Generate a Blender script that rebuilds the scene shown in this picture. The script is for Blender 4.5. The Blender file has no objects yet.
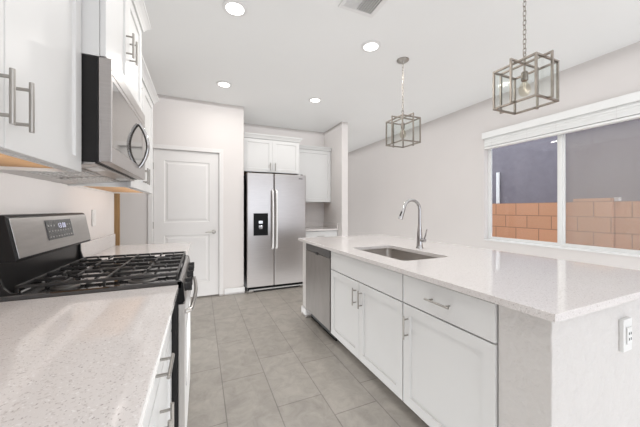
import bpy, bmesh, math, random
from mathutils import Vector, Matrix
from mathutils.geometry import tessellate_polygon
random.seed(7)
S = bpy.context.scene
COL = S.collection

# ------------------------------------------------------------------ camera
CAM_H = 1.27
f_px, yaw, vy = 275.0, 0.41, 209.0
cd = bpy.data.cameras.new('camera'); cam = bpy.data.objects.new('camera', cd); COL.objects.link(cam)
cam.location = (0, 0, CAM_H)
cam.rotation_euler = (math.pi/2, 0, -yaw)
cd.sensor_width = 36.0; cd.lens = 36.0*f_px/640.0
cd.shift_y = -(213.5 - vy)/640.0
cd.clip_start = 0.02; cd.clip_end = 200
S.camera = cam

# ------------------------------------------------------------------ world, exposure
S.view_settings.view_transform = 'Standard'; S.view_settings.look = 'None'
S.view_settings.gamma = 1; S.view_settings.use_curve_mapping = False
S.view_settings.exposure = 0.0
w = bpy.data.worlds.new('world'); S.world = w; w.use_nodes = True
bg = w.node_tree.nodes['Background']
bg.inputs[0].default_value = (0.83, 0.90, 1.0, 1); bg.inputs[1].default_value = 3.0

# ------------------------------------------------------------------ large lights
def area(name, loc, rot, sx, sy, power, color=(1, 1, 1), spread=math.pi):
    l = bpy.data.lights.new(name, 'AREA'); l.shape = 'RECTANGLE'; l.size = sx; l.size_y = sy
    l.energy = power; l.color = color; l.spread = spread
    o = bpy.data.objects.new(name, l); COL.objects.link(o); o.location = loc; o.rotation_euler = rot
    return o
# added fill standing in for daylight at an unseen patio opening behind the camera
area('rear_fill', (1.9, -2.94, 1.25), (math.radians(90), 0, 0), 3.0, 2.2, 6, (1.0, 0.99, 0.98))
# added fill lights with no real fixtures, brightening the wall above the left counter
area('under_cabinet_fill', (-.50, .93, 1.35), (0, math.radians(93), 0), .03, .95, .85, (1.0, 0.99, 0.98))
area('under_microwave_fill', (-.50, 1.85, 1.37), (0, math.radians(93), 0), .03, .7, .7, (1.0, 0.99, 0.98))
area('under_cabinet_fill', (-.50, 2.74, 1.35), (0, math.radians(93), 0), .03, .9, .9, (1.0, 0.99, 0.98))
# added room-wide fills to even out brightness, one facing down, one facing up
area('ceiling_fill', (1.45, 2.1, 2.78), (0, 0, 0), 4.3, 10.0, 78, (0.975, 0.988, 1.0))
area('floor_fill', (1.45, 2.1, 0.02), (math.radians(180), 0, 0), 4.3, 10.0, 119, (0.965, 0.985, 1.0))

# ------------------------------------------------------------------ materials
def mat(name, color, rough=0.5, metal=0.0, noise=0.03, nscale=6.0, bump=0.0, bscale=60.0, coat=0.0, spec=0.5, stretch=None, bdist=0.004):
    m = bpy.data.materials.new(name); m.use_nodes = True
    nt = m.node_tree; b = nt.nodes['Principled BSDF']; L = nt.links
    b.inputs['Roughness'].default_value = rough; b.inputs['Metallic'].default_value = metal
    b.inputs['Specular IOR Level'].default_value = spec
    if coat: b.inputs['Coat Weight'].default_value = coat; b.inputs['Coat Roughness'].default_value = 0.05
    tc = nt.nodes.new('ShaderNodeTexCoord'); mp = nt.nodes.new('ShaderNodeMapping')
    if stretch: mp.inputs['Scale'].default_value = stretch
    L.new(tc.outputs['Object'], mp.inputs['Vector'])
    n = nt.nodes.new('ShaderNodeTexNoise'); n.inputs['Scale'].default_value = nscale; n.inputs['Detail'].default_value = 3
    L.new(mp.outputs['Vector'], n.inputs['Vector'])
    r = nt.nodes.new('ShaderNodeValToRGB')
    c = color
    r.color_ramp.elements[0].color = tuple(max(0, x*(1-noise)) for x in c) + (1,)
    r.color_ramp.elements[1].color = tuple(min(1, x*(1+noise)) for x in c) + (1,)
    r.color_ramp.elements[0].position = 0.3; r.color_ramp.elements[1].position = 0.7
    L.new(n.outputs['Fac'], r.inputs['Fac']); L.new(r.outputs['Color'], b.inputs['Base Color'])
    if bump:
        n2 = nt.nodes.new('ShaderNodeTexNoise'); n2.inputs['Scale'].default_value = bscale; n2.inputs['Detail'].default_value = 4
        L.new(mp.outputs['Vector'], n2.inputs['Vector'])
        bp = nt.nodes.new('ShaderNodeBump'); bp.inputs['Strength'].default_value = bump; bp.inputs['Distance'].default_value = bdist
        L.new(n2.outputs['Fac'], bp.inputs['Height']); L.new(bp.outputs['Normal'], b.inputs['Normal'])
    return m
def emis(name, color, strength):
    m = bpy.data.materials.new(name); m.use_nodes = True
    b = m.node_tree.nodes['Principled BSDF']
    b.inputs['Base Color'].default_value = (0.9, 0.9, 0.9, 1)
    b.inputs['Emission Color'].default_value = color + (1,); b.inputs['Emission Strength'].default_value = strength
    return m
def glassy(name, tint, gloss=0.04, rough=0.0, k=0.8):
    m = bpy.data.materials.new(name); m.use_nodes = True
    nt = m.node_tree; nt.nodes.clear(); L = nt.links
    out = nt.nodes.new('ShaderNodeOutputMaterial')
    t = nt.nodes.new('ShaderNodeBsdfTransparent'); t.inputs[0].default_value = tint + (1,)
    g = nt.nodes.new('ShaderNodeBsdfGlossy'); g.inputs['Roughness'].default_value = rough
    lw = nt.nodes.new('ShaderNodeLayerWeight'); lw.inputs[0].default_value = 0.5
    pw = nt.nodes.new('ShaderNodeMath'); pw.operation = 'POWER'; pw.inputs[1].default_value = 5.0
    ma = nt.nodes.new('ShaderNodeMath'); ma.operation = 'MULTIPLY_ADD'; ma.inputs[1].default_value = k; ma.inputs[2].default_value = gloss*.5
    L.new(lw.outputs['Facing'], pw.inputs[0]); L.new(pw.outputs[0], ma.inputs[0])
    mx = nt.nodes.new('ShaderNodeMixShader')
    L.new(ma.outputs[0], mx.inputs[0]); L.new(t.outputs[0], mx.inputs[1]); L.new(g.outputs[0], mx.inputs[2]); L.new(mx.outputs[0], out.inputs[0])
    return m
M = {}
M['wall'] = mat('wall_paint', (0.69, 0.655, 0.635), 0.8, noise=0.015, nscale=1.5, bump=0.06, bscale=90)
M['pony'] = mat('knockdown_wall', (0.585, 0.56, 0.54), 0.7, noise=0.02, nscale=2, bump=1.0, bscale=13, bdist=0.02)
M['ceiling'] = mat('ceiling_paint', (0.83, 0.83, 0.82), 0.9, noise=0.01, nscale=1.2, bump=0.08, bscale=50)
M['trim'] = mat('trim_paint', (0.76, 0.75, 0.74), 0.45, noise=0.01)
M['doorpaint'] = mat('door_paint', (0.72, 0.70, 0.685), 0.5, noise=0.01)
M['cab'] = mat('cabinet_paint', (0.66, 0.655, 0.645), 0.38, noise=0.01, nscale=3)
M['wood'] = mat('raw_maple', (0.50, 0.29, 0.14), 0.6, noise=0.18, nscale=9, stretch=(1, 12, 1))
M['woodstrip'] = mat('raw_pine', (0.30, 0.18, 0.075), 0.6, noise=0.15, nscale=9, stretch=(12, 12, 1))
M['steel'] = mat('brushed_steel', (0.42, 0.395, 0.385), 0.30, 1.0, noise=0.05, nscale=9, stretch=(1, 1, 40))
M['steel_h'] = mat('brushed_steel_wide', (0.41, 0.39, 0.375), 0.30, 1.0, noise=0.05, nscale=9, stretch=(40, 1, 1))
M['film'] = mat('filmed_steel', (0.235, 0.215, 0.20), 0.42, 0.85, noise=0.07, nscale=5, stretch=(1, 3, 1))
M['nickel'] = mat('satin_nickel', (0.40, 0.38, 0.355), 0.28, 1.0, noise=0.03)
M['bronze'] = mat('antique_nickel', (0.27, 0.24, 0.21), 0.33, 0.9, noise=0.12, nscale=30)
M['chrome'] = mat('chrome', (0.43, 0.42, 0.42), 0.08, 1.0, noise=0.02)
M['handle_bright'] = mat('bright_steel', (0.86, 0.85, 0.84), 0.30, 0.55, noise=0.02)
M['black'] = mat('black_plastic', (0.014, 0.013, 0.013), 0.35, noise=0.1, spec=0.2)
M['enamel'] = mat('black_enamel', (0.016, 0.015, 0.015), 0.07, noise=0.1, coat=0.2, spec=0.5)
M['guard'] = mat('black_guard', (0.014, 0.013, 0.013), 0.32, noise=0.1, spec=0.25)
M['jet'] = mat('jet_plastic', (0.006, 0.006, 0.006), 0.4, noise=0.1, spec=0.12)
M['iron'] = mat('cast_iron', (0.032, 0.030, 0.029), 0.42, noise=0.2, nscale=50, bump=0.1, bscale=200)
M['darkglass'] = mat('dark_glass', (0.17, 0.16, 0.15), 0.06, 0.9, noise=0.05)
M['oven_glass'] = mat('oven_glass', (0.03, 0.03, 0.03), 0.05, 0, noise=0.05, coat=0.5)
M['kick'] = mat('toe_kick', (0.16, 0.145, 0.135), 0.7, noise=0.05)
M['vinyl'] = mat('window_vinyl', (0.80, 0.80, 0.785), 0.4, noise=0.01)
M['blind'] = mat('blind_white', (0.82, 0.82, 0.805), 0.5, noise=0.02)
M['plate'] = mat('outlet_plastic', (0.70, 0.695, 0.68), 0.35, noise=0.01)
M['slot'] = mat('outlet_slot', (0.05, 0.05, 0.05), 0.6)
M['filter'] = mat('grease_filter', (0.42, 0.41, 0.40), 0.4, 0.8, noise=0.3, nscale=120)
M['display'] = mat('range_display', (0.05, 0.05, 0.05), 0.2, noise=0.6, nscale=60)
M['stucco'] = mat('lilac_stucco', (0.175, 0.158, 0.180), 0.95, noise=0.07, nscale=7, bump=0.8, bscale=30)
M['stucco_trim'] = mat('stucco_trim', (0.42, 0.38, 0.38), 0.9, noise=0.05)
M['gravel'] = mat('yard_gravel', (0.52, 0.42, 0.34), 0.95, noise=0.25, nscale=40, bump=0.6, bscale=60)
M['glass'] = glassy('window_glass', (0.96, 0.97, 0.97))
M['lampglass'] = glassy('lantern_glass', (0.975, 0.985, 0.98), 0.008, 0.0, 0.4)
M['bulbglass'] = glassy('bulb_glass', (0.93, 0.90, 0.84), 0.03, 0.0, 0.3)
M['lens'] = emis('downlight_lens', (1.0, 0.97, 0.92), 3.0)
M['led'] = emis('blue_digits', (0.25, 0.3, 1.0), 0.3)
M['filament'] = emis('bulb_filament', (1.0, 0.75, 0.4), 0.3)
M['duct_shade'] = mat('painted_duct_shade', (0.03, 0.03, 0.03), 0.8)
# insect screen
sm = bpy.data.materials.new('insect_screen'); sm.use_nodes = True
nt = sm.node_tree; nt.nodes.clear()
o_ = nt.nodes.new('ShaderNodeOutputMaterial'); t_ = nt.nodes.new('ShaderNodeBsdfTransparent'); d_ = nt.nodes.new('ShaderNodeBsdfDiffuse')
d_.inputs[0].default_value = (0.62, 0.55, 0.50, 1); mx = nt.nodes.new('ShaderNodeMixShader'); mx.inputs[0].default_value = 0.27
nt.links.new(t_.outputs[0], mx.inputs[1]); nt.links.new(d_.outputs[0], mx.inputs[2]); nt.links.new(mx.outputs[0], o_.inputs[0])
M['screen'] = sm

def quartz():
    m = bpy.data.materials.new('speckled_quartz'); m.use_nodes = True
    nt = m.node_tree; L = nt.links; b = nt.nodes['Principled BSDF']
    tc = nt.nodes.new('ShaderNodeTexCoord')
    def fleck(scale, lo, hi, seed):
        mp = nt.nodes.new('ShaderNodeMapping'); mp.inputs['Location'].default_value = (seed, seed*2, seed)
        mp.inputs['Rotation'].default_value = (seed, seed*.7, seed*1.3)
        L.new(tc.outputs['Object'], mp.inputs['Vector'])
        n = nt.nodes.new('ShaderNodeTexNoise'); n.inputs['Scale'].default_value = scale; n.inputs['Detail'].default_value = 2.0
        L.new(mp.outputs['Vector'], n.inputs['Vector'])
        r = nt.nodes.new('ShaderNodeMapRange'); r.inputs['From Min'].default_value = lo; r.inputs['From Max'].default_value = hi
        L.new(n.outputs['Fac'], r.inputs['Value']); return r.outputs['Result']
    base = (0.655, 0.620, 0.603, 1)
    prev = None
    for i, (sc, lo, hi, col, amt) in enumerate([(120, .61, .68, (0.50, 0.46, 0.44, 1), .6), (190, .63, .70, (0.30, 0.26, 0.25, 1), .75), (150, .62, .68, (0.82, 0.81, 0.80, 1), .5), (75, .67, .72, (0.50, .44, .42, 1), .5)]):
        fk = fleck(sc, lo, hi, 3.1*i+1)
        mu = nt.nodes.new('ShaderNodeMath'); mu.operation = 'MULTIPLY'; mu.inputs[1].default_value = amt
        L.new(fk, mu.inputs[0])
        mx = nt.nodes.new('ShaderNodeMix'); mx.data_type = 'RGBA'
        L.new(mu.outputs[0], mx.inputs[0])
        if prev is None: mx.inputs[6].default_value = base
        else: L.new(prev, mx.inputs[6])
        mx.inputs[7].default_value = col; prev = mx.outputs[2]
    L.new(prev, b.inputs['Base Color'])
    b.inputs['Roughness'].default_value = 0.07; b.inputs['Specular IOR Level'].default_value = 0.45
    return m
M['quartz'] = quartz()

def tiles():
    m = bpy.data.materials.new('floor_tiles'); m.use_nodes = True
    nt = m.node_tree; L = nt.links; b = nt.nodes['Principled BSDF']
    tc = nt.nodes.new('ShaderNodeTexCoord')
    # brick rows run along Y: u = Y, v = X
    sep = nt.nodes.new('ShaderNodeSeparateXYZ'); L.new(tc.outputs['Object'], sep.inputs[0])
    cmb = nt.nodes.new('ShaderNodeCombineXYZ')
    def off(sock, d):
        a = nt.nodes.new('ShaderNodeMath'); a.operation = 'ADD'; a.inputs[1].default_value = d; L.new(sock, a.inputs[0]); return a.outputs[0]
    L.new(off(sep.outputs['Y'], 6.15 + 0.12), cmb.inputs['X']); L.new(off(sep.outputs['X'], 10*0.3075 - 0.1455 + 0.0), cmb.inputs['Y'])
    bt = nt.nodes.new('ShaderNodeTexBrick'); bt.offset = 0.3333; bt.offset_frequency = 2; bt.squash = 1
    bt.inputs['Scale'].default_value = 1; bt.inputs['Brick Width'].default_value = 0.615; bt.inputs['Row Height'].default_value = 0.3075
    bt.inputs['Mortar Size'].default_value = 0.0034; bt.inputs['Mortar Smooth'].default_value = 0.1; bt.inputs['Bias'].default_value = 0
    bt.inputs['Color1'].default_value = (0.392, 0.362, 0.325, 1); bt.inputs['Color2'].default_value = (0.350, 0.322, 0.288, 1)
    bt.inputs['Mortar'].default_value = (0.24, 0.22, 0.20, 1)
    L.new(cmb.outputs[0], bt.inputs['Vector'])
    n = nt.nodes.new('ShaderNodeTexNoise'); n.inputs['Scale'].default_value = 8; n.inputs['Detail'].default_value = 9; n.inputs['Roughness'].default_value = 0.7; n.inputs['Distortion'].default_value = 0.8
    L.new(tc.outputs['Object'], n.inputs['Vector'])
    r = nt.nodes.new('ShaderNodeMapRange'); r.inputs['From Min'].default_value = .3; r.inputs['From Max'].default_value = .7
    r.inputs['To Min'].default_value = .80; r.inputs['To Max'].default_value = 1.18; L.new(n.outputs['Fac'], r.inputs['Value'])
    mx = nt.nodes.new('ShaderNodeVectorMath'); mx.operation = 'SCALE'
    L.new(bt.outputs['Color'], mx.inputs[0]); L.new(r.outputs['Result'], mx.inputs['Scale']); L.new(mx.outputs[0], b.inputs['Base Color'])
    b.inputs['Roughness'].default_value = 0.42
    bp = nt.nodes.new('ShaderNodeBump'); bp.inputs['Strength'].default_value = 0.4; bp.inputs['Distance'].default_value = 0.002; bp.invert = True
    L.new(bt.outputs['Fac'], bp.inputs['Height']); L.new(bp.outputs['Normal'], b.inputs['Normal'])
    return m
M['tiles'] = tiles()

def blocks():
    m = bpy.data.materials.new('tan_blocks'); m.use_nodes = True
    nt = m.node_tree; L = nt.links; b = nt.nodes['Principled BSDF']
    tc = nt.nodes.new('ShaderNodeTexCoord'); sep = nt.nodes.new('ShaderNodeSeparateXYZ'); L.new(tc.outputs['Object'], sep.inputs[0])
    cmb = nt.nodes.new('ShaderNodeCombineXYZ')
    a = nt.nodes.new('ShaderNodeMath'); a.operation = 'ADD'; a.inputs[1].default_value = 10.13; L.new(sep.outputs['Y'], a.inputs[0]); L.new(a.outputs[0], cmb.inputs['X'])
    a2 = nt.nodes.new('ShaderNodeMath'); a2.operation = 'ADD'; a2.inputs[1].default_value = 2.22 - 1.377 + 0.222*0; L.new(sep.outputs['Z'], a2.inputs[0]); L.new(a2.outputs[0], cmb.inputs['Y'])
    bt = nt.nodes.new('ShaderNodeTexBrick'); bt.offset = 0.5
    bt.inputs['Scale'].default_value = 1; bt.inputs['Brick Width'].default_value = 0.37; bt.inputs['Row Height'].default_value = 0.222
    bt.inputs['Mortar Size'].default_value = 0.006; bt.inputs['Color1'].default_value = (0.80, 0.43, 0.26, 1); bt.inputs['Color2'].default_value = (0.74, 0.40, 0.24, 1)
    bt.inputs['Mortar'].default_value = (0.40, 0.215, 0.13, 1)
    L.new(cmb.outputs[0], bt.inputs['Vector']); L.new(bt.outputs['Color'], b.inputs['Base Color']); b.inputs['Roughness'].default_value = 0.95
    return m
M['blocks'] = blocks()

# ------------------------------------------------------------------ helpers
class MB:
    def __init__(s): s.v = []; s.f = []; s.sm = []
    def add(s, vs, fs, smooth=False):
        o = len(s.v); s.v += [tuple(p) for p in vs]; s.f += [tuple(i+o for i in f) for f in fs]; s.sm += [smooth]*len(fs); return s
    def box(s, a, b):
        x0, x1 = sorted((a[0], b[0])); y0, y1 = sorted((a[1], b[1])); z0, z1 = sorted((a[2], b[2]))
        return s.add([(x0,y0,z0),(x1,y0,z0),(x1,y1,z0),(x0,y1,z0),(x0,y0,z1),(x1,y0,z1),(x1,y1,z1),(x0,y1,z1)],
              [(0,3,2,1),(4,5,6,7),(0,1,5,4),(1,2,6,5),(2,3,7,6),(3,0,4,7)])
    def prism(s, prof, y0, y1, axis='Y'):
        n = len(prof)
        def P(p, y): return {'Y': (p[0], y, p[1]), 'X': (y, p[0], p[1]), 'Z': (p[0], p[1], y)}[axis]
        vs = [P(p, y0) for p in prof] + [P(p, y1) for p in prof]
        fs = [tuple(range(n)), tuple(range(2*n-1, n-1, -1))] + [(i, i+n, (i+1) % n+n, (i+1) % n) for i in range(n)]
        return s.add(vs, fs)
    def tube(s, pts, r, n=10, closed=False, caps=True):
        pts = [Vector(p) for p in pts]; m = len(pts)
        rs = r if isinstance(r, (list, tuple)) else [r]*m
        T = []
        for i in range(m):
            a = pts[(i-1) % m] if (closed or i > 0) else pts[i]; b = pts[(i+1) % m] if (closed or i < m-1) else pts[i]
            T.append((b-a).normalized())
        up = Vector((0, 0, 1)) if abs(T[0].z) < .9 else Vector((1, 0, 0))
        N = (up - T[0]*up.dot(T[0])).normalized(); vs = []
        for i in range(m):
            N = (N - T[i]*N.dot(T[i])).normalized(); B = T[i].cross(N)
            for k in range(n):
                a = 2*math.pi*k/n; vs.append(pts[i] + (N*math.cos(a)+B*math.sin(a))*rs[i])
        fs = []
        for i in range(m if closed else m-1):
            j = (i+1) % m
            for k in range(n): fs.append((i*n+k, i*n+(k+1) % n, j*n+(k+1) % n, j*n+k))
        s.add(vs, fs, True)
        if caps and not closed:
            s.add(vs[:n], [tuple(range(n-1, -1, -1))]); s.add(vs[-n:], [tuple(range(n))])
        return s
    def cyl(s, a, b, r, n=24): return s.tube([a, b], r, n)
    def lathe(s, prof, c=(0, 0, 0), n=28, axis='Z'):
        vs = []; m = len(prof)
        for r, h in prof:
            for k in range(n):
                a = 2*math.pi*k/n; u, v = r*math.cos(a), r*math.sin(a)
                p = {'Z': (u, v, h), 'X': (h, u, v), 'Y': (v, h, u)}[axis]; vs.append((p[0]+c[0], p[1]+c[1], p[2]+c[2]))
        fs = [(i*n+k, i*n+(k+1) % n, (i+1)*n+(k+1) % n, (i+1)*n+k) for i in range(m-1) for k in range(n)]
        s.add(vs, fs, True)
        if prof[0][0] > 1e-6: s.add(vs[:n], [tuple(range(n-1, -1, -1))])
        if prof[-1][0] > 1e-6: s.add(vs[-n:], [tuple(range(n))])
        return s
    def build(s, name, m, parent=None, bevel=0.0, seg=2):
        off = Vector(parent_world(parent)) if parent else Vector((0, 0, 0))
        me = bpy.data.meshes.new(name); me.from_pydata([Vector(v)-off for v in s.v], [], s.f)
        for p, q in zip(me.polygons, s.sm): p.use_smooth = q
        bm = bmesh.new(); bm.from_mesh(me)
        if any(s.sm): bmesh.ops.remove_doubles(bm, verts=bm.verts, dist=1e-6)
        bmesh.ops.recalc_face_normals(bm, faces=bm.faces)
        for e in bm.edges:
            if len(e.link_faces) == 2 and e.calc_face_angle(0) > 0.7: e.smooth = False
        bm.to_mesh(me); bm.free()
        me.materials.append(m)
        o = bpy.data.objects.new(name, me); COL.objects.link(o)
        if parent: o.parent = parent
        if bevel:
            b = o.modifiers.new('bevel', 'BEVEL'); b.width = bevel; b.segments = seg; b.limit_method = 'ANGLE'; b.angle_limit = 0.6
        return o
def parent_world(p):
    v = Vector((0, 0, 0))
    while p: v += p.location; p = p.parent
    return v
def box(a, b): return MB().box(a, b)
def thing(name, loc, label, cat, group=None, kind=None):
    o = bpy.data.objects.new(name, None); COL.objects.link(o); o.location = loc; o.empty_display_size = .1
    return tag(o, label, cat, group, kind)
def tag(o, label=None, cat=None, group=None, kind=None):
    if label: o['label'] = label
    if cat: o['category'] = cat
    if group: o['group'] = group
    if kind: o['kind'] = kind
    return o
def struct(o, label=None): o['kind'] = 'structure'; return o
def copy_tree(o, parent=None):
    c = o.copy(); COL.objects.link(c); c.parent = parent
    for ch in list(o.children): copy_tree(ch, c)
    return c

def shaker(name, mtl, parent, axis, n0, n1, u0, u1, z0, z1, st=0.058, rec=0.009, sl=0.004):
    """shaker front: back plane at n0, front plane at n1 along axis; u is the other horizontal axis"""
    sg = 1 if n1 > n0 else -1
    def P(u, z, n): return (n, u, z) if axis == 'X' else (u, n, z)
    def R(d, n): return [P(u0+d, z0+d, n), P(u1-d, z0+d, n), P(u1-d, z1-d, n), P(u0+d, z1-d, n)]
    e = 0.0015
    vs = R(0, n0) + R(0, n1-sg*e) + R(e, n1) + R(st, n1) + R(st+sl, n1-sg*rec)
    fs = [(3, 2, 1, 0)]
    for k in range(4):
        for i in range(4):
            fs.append((k*4+i, k*4+(i+1) % 4, (k+1)*4+(i+1) % 4, (k+1)*4+i))
    fs.append((16, 17, 18, 19))
    return MB().add(vs, fs).build(name, mtl, parent)

def bar_handle(parent, axis, n, out, c_u, c_z, length, vertical=True, r=0.0058, name='handle'):
    """bar pull on plane n, standing off by out (signed)"""
    def P(u, z, nn): return (nn, u, z) if axis == 'X' else (u, nn, z)
    m = MB(); h = length/2
    if vertical:
        m.cyl(P(c_u, c_z-h, n+out), P(c_u, c_z+h, n+out), r, 12)
        for s in (-1, 1): m.cyl(P(c_u, c_z+s*h*.7, n), P(c_u, c_z+s*h*.7, n+out), r*.8, 10)
    else:
        m.cyl(P(c_u-h, c_z, n+out), P(c_u+h, c_z, n+out), r, 12)
        for s in (-1, 1): m.cyl(P(c_u+s*h*.7, c_z, n), P(c_u+s*h*.7, c_z, n+out), r*.8, 10)
    return m.build(name, M['nickel'], parent)

def crown(parent, x0, x1, y0, y1, zb, zt, grow, grow_faces):
    """stepped crown moulding round the top of a cabinet; grow_faces: x-,x+,y-,y+ booleans"""
    m = MB(); rings = []
    for g, z in ((0.004, zb), (0.010, zb), (0.014, zb+(zt-zb)*.2), (grow*.55, zb+(zt-zb)*.5), (grow*.92, zb+(zt-zb)*.8), (grow, zb+(zt-zb)*.82), (grow, zt)):
        a = x0-(g if grow_faces[0] else 0); b = x1+(g if grow_faces[1] else 0); c = y0-(g if grow_faces[2] else 0); d = y1+(g if grow_faces[3] else 0)
        rings.append([(a, c, z), (b, c, z), (b, d, z), (a, d, z)])
    vs = [p for r in rings for p in r]; fs = [(3, 2, 1, 0)]
    for k in range(len(rings)-1):
        for i in range(4): fs.append((k*4+i, k*4+(i+1) % 4, (k+1)*4+(i+1) % 4, (k+1)*4+i))
    L = (len(rings)-1)*4; fs.append((L, L+1, L+2, L+3))
    m.add(vs, fs); return m.build('crown_molding', M['cab'], parent)

# ------------------------------------------------------------------ layout constants
XL, XR, YB, YF, ZC = -0.78, 3.72, -3.0, 7.2, 2.82     # left wall, right wall, rear, far, ceiling
CT = 0.914                                             # countertop height
YP = 4.28                                              # pantry wall face
T = 0.12

# ------------------------------------------------------------------ setting
struct(box((-2.12, YB-T, -0.1), (XR+0.15, YF+T, 0)).build('floor', M['tiles']))
struct(box((-2.12, YB-T, ZC), (XR+0.15, YF+T, ZC+0.1)).build('ceiling', M['ceiling']))
struct(box((XL-T, YB, 0), (XL-.0015, 3.30, ZC)).build('wall_left', M['wall']))
struct(box((-2.12, 3.30, 0), (-2.0, YF, ZC)).build('wall_hall', M['wall']))
struct(box((-2.0, 3.18, 0), (XL-T, 3.30, ZC)).build('wall_hall_side', M['wall']))
struct(box((-2.0, YF, 0), (XR, YF+T, ZC)).build('wall_far', M['wall']))
# pantry wall with the door opening
DX0, DX1, DZ = -0.585, 0.248, 2.085
m = MB().box((-2.0, YP, 0), (DX0-.012, YP+T, ZC)).box((DX1+.012, YP, 0), (0.60, YP+T, ZC)).box((DX0-.012, YP, DZ+.012), (DX1+.012, YP+T, ZC))
struct(m.build('wall_pantry', M['wall']))
struct(box((0.60-T, YP+T, 0), (0.60, 5.09, ZC)).build('wall_alcove_side', M['wall']))
struct(box((0.60-T, 5.09, 0), (2.30, 5.09+T, ZC)).build('wall_alcove_back', M['wall']))
struct(box((2.30, 4.32, 0), (2.425, 5.09+T, ZC)).build('wall_partition', M['wall'], bevel=0.006))
# right wall with the window opening
WY0, WY1, WZ0, WZ1 = 0.90, 2.67, 0.835, 2.36
m = MB().box((XR, YB, 0), (XR+.15, WY0, ZC)).box((XR, WY1, 0), (XR+.15, YF, ZC)).box((XR, WY0, 0), (XR+.15, WY1, WZ0)).box((XR, WY0, WZ1), (XR+.15, WY1, ZC))
struct(m.build('wall_right', M['wall']))
# rear wall (great room side) with a patio door opening
m = MB().box((XL-T, YB-T, 0), (0.3, YB, ZC)).box((3.5, YB-T, 0), (XR+.15, YB, ZC)).box((0.3, YB-T, 2.45), (3.5, YB, ZC))
struct(m.build('wall_rear', M['wall']))

# baseboards
def baseboard(name, a, b):
    x0, y0 = a; x1, y1 = b
    return struct(box((x0, y0, 0), (x1, y1, 0.095)).build(name, M['trim'], bevel=0.004))
baseboard('baseboard_pantry', (DX1+.075, YP-.014), (0.60+.014, YP))
baseboard('baseboard_pantry_left', (-2.0, YP-.014), (DX0-.075, YP))
baseboard('baseboard_alcove', (0.60, YP), (0.614, YP+.12))
baseboard('baseboard_partition', (2.286, 4.306), (2.439, 4.32))
baseboard('baseboard_right', (XR-.014, YB), (XR, YF))

# pantry door
d = thing('door_1', (DX0, YP, 0), 'closed two-panel pantry door with satin lever beside the fridge alcove', 'door', kind='structure')
def panel_door(parent):
    x0, x1, z0, z1 = DX0+.004, DX1-.004, .022, DZ-.004; yf, yb = YP+.012, YP+.05
    pan = [(x0+.125, x1-.125, 1.085, 1.935), (x0+.125, x1-.125, 0.22, 0.905)]
    m = MB()
    outer = [Vector((x0, z0, 0)), Vector((x1, z0, 0)), Vector((x1, z1, 0)), Vector((x0, z1, 0))]
    loops = [outer]
    for a, b, c, e in pan: loops.append([Vector((a, c, 0)), Vector((a, e, 0)), Vector((b, e, 0)), Vector((b, c, 0))])
    flat = [v for l in loops for v in l]
    m.add([(v.x, yf, v.y) for v in flat], [tuple(t) for t in tessellate_polygon(loops)])
    for a, b, c, e in pan:
        rings = []
        for g, dy in ((0, 0), (.010, .008), (.026, .008), (.048, .001)):
            rings += [(a+g, yf+dy, c+g), (b-g, yf+dy, c+g), (b-g, yf+dy, e-g), (a+g, yf+dy, e-g)]
        fs = [(k*4+i, k*4+(i+1) % 4, k*4+4+(i+1) % 4, k*4+4+i) for k in range(3) for i in range(4)] + [(12, 13, 14, 15)]
        m.add(rings, fs)
    m.add([(x0, yf, z0), (x1, yf, z0), (x1, yf, z1), (x0, yf, z1), (x0, yb, z0), (x1, yb, z0), (x1, yb, z1), (x0, yb, z1)],
          [(0, 1, 5, 4), (1, 2, 6, 5), (2, 3, 7, 6), (3, 0, 4, 7), (4, 5, 6, 7)])
    return m.build('door_slab', M['doorpaint'], parent)
slab = panel_door(d)
m = MB()
cw = .052
m.box((DX0-cw-.004, YP-.018, 0), (DX0-.004, YP, DZ+.004)).box((DX1+.004, YP-.018, 0), (DX1+cw+.004, YP, DZ+.004)).box((DX0-cw-.004, YP-.018, DZ+.004), (DX1+cw+.004, YP, DZ+cw+.004))
m.box((DX0-.010, YP, 0), (DX0, YP+T, DZ+.010)).box((DX1, YP, 0), (DX1+.010, YP+T, DZ+.010)).box((DX0, YP, DZ), (DX1, YP+T, DZ+.010))
m.build('door_casing', M['doorpaint'], d, bevel=0.003)
m = MB(); hx, hz = DX1-.07, .94
m.lathe([(.030, YP+.012), (.030, YP+.004), (.024, YP-.002), (.010, YP-.004), (.010, YP-.045)], (0, 0, 0), 20, 'Y')
for i in range(len(m.v)): m.v[i] = (m.v[i][0]+hx, m.v[i][1], m.v[i][2]+hz)
m.tube([(hx, YP-.04, hz), (hx-.03, YP-.045, hz+.002), (hx-.07, YP-.042, hz), (hx-.115, YP-.036, hz-.004)], [.010, .009, .008, .006], 10)
m.build('lever_handle', M['nickel'], d)
for z in (.25, 1.05, 1.85):
    MB().cyl((DX0+.001, YP+.006, z-.045), (DX0+.001, YP+.006, z+.045), .006, 10).build('hinge', M['nickel'], d)

# raw wood edge board at the end of the left wall
o = box((XL-T, 3.301, 0), (XL+.042, 3.32, ZC-.01)).build('wood_board', M['woodstrip'], bevel=0.002)
tag(o, 'narrow raw wood board standing at the far end of the left counter', 'board')

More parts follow.
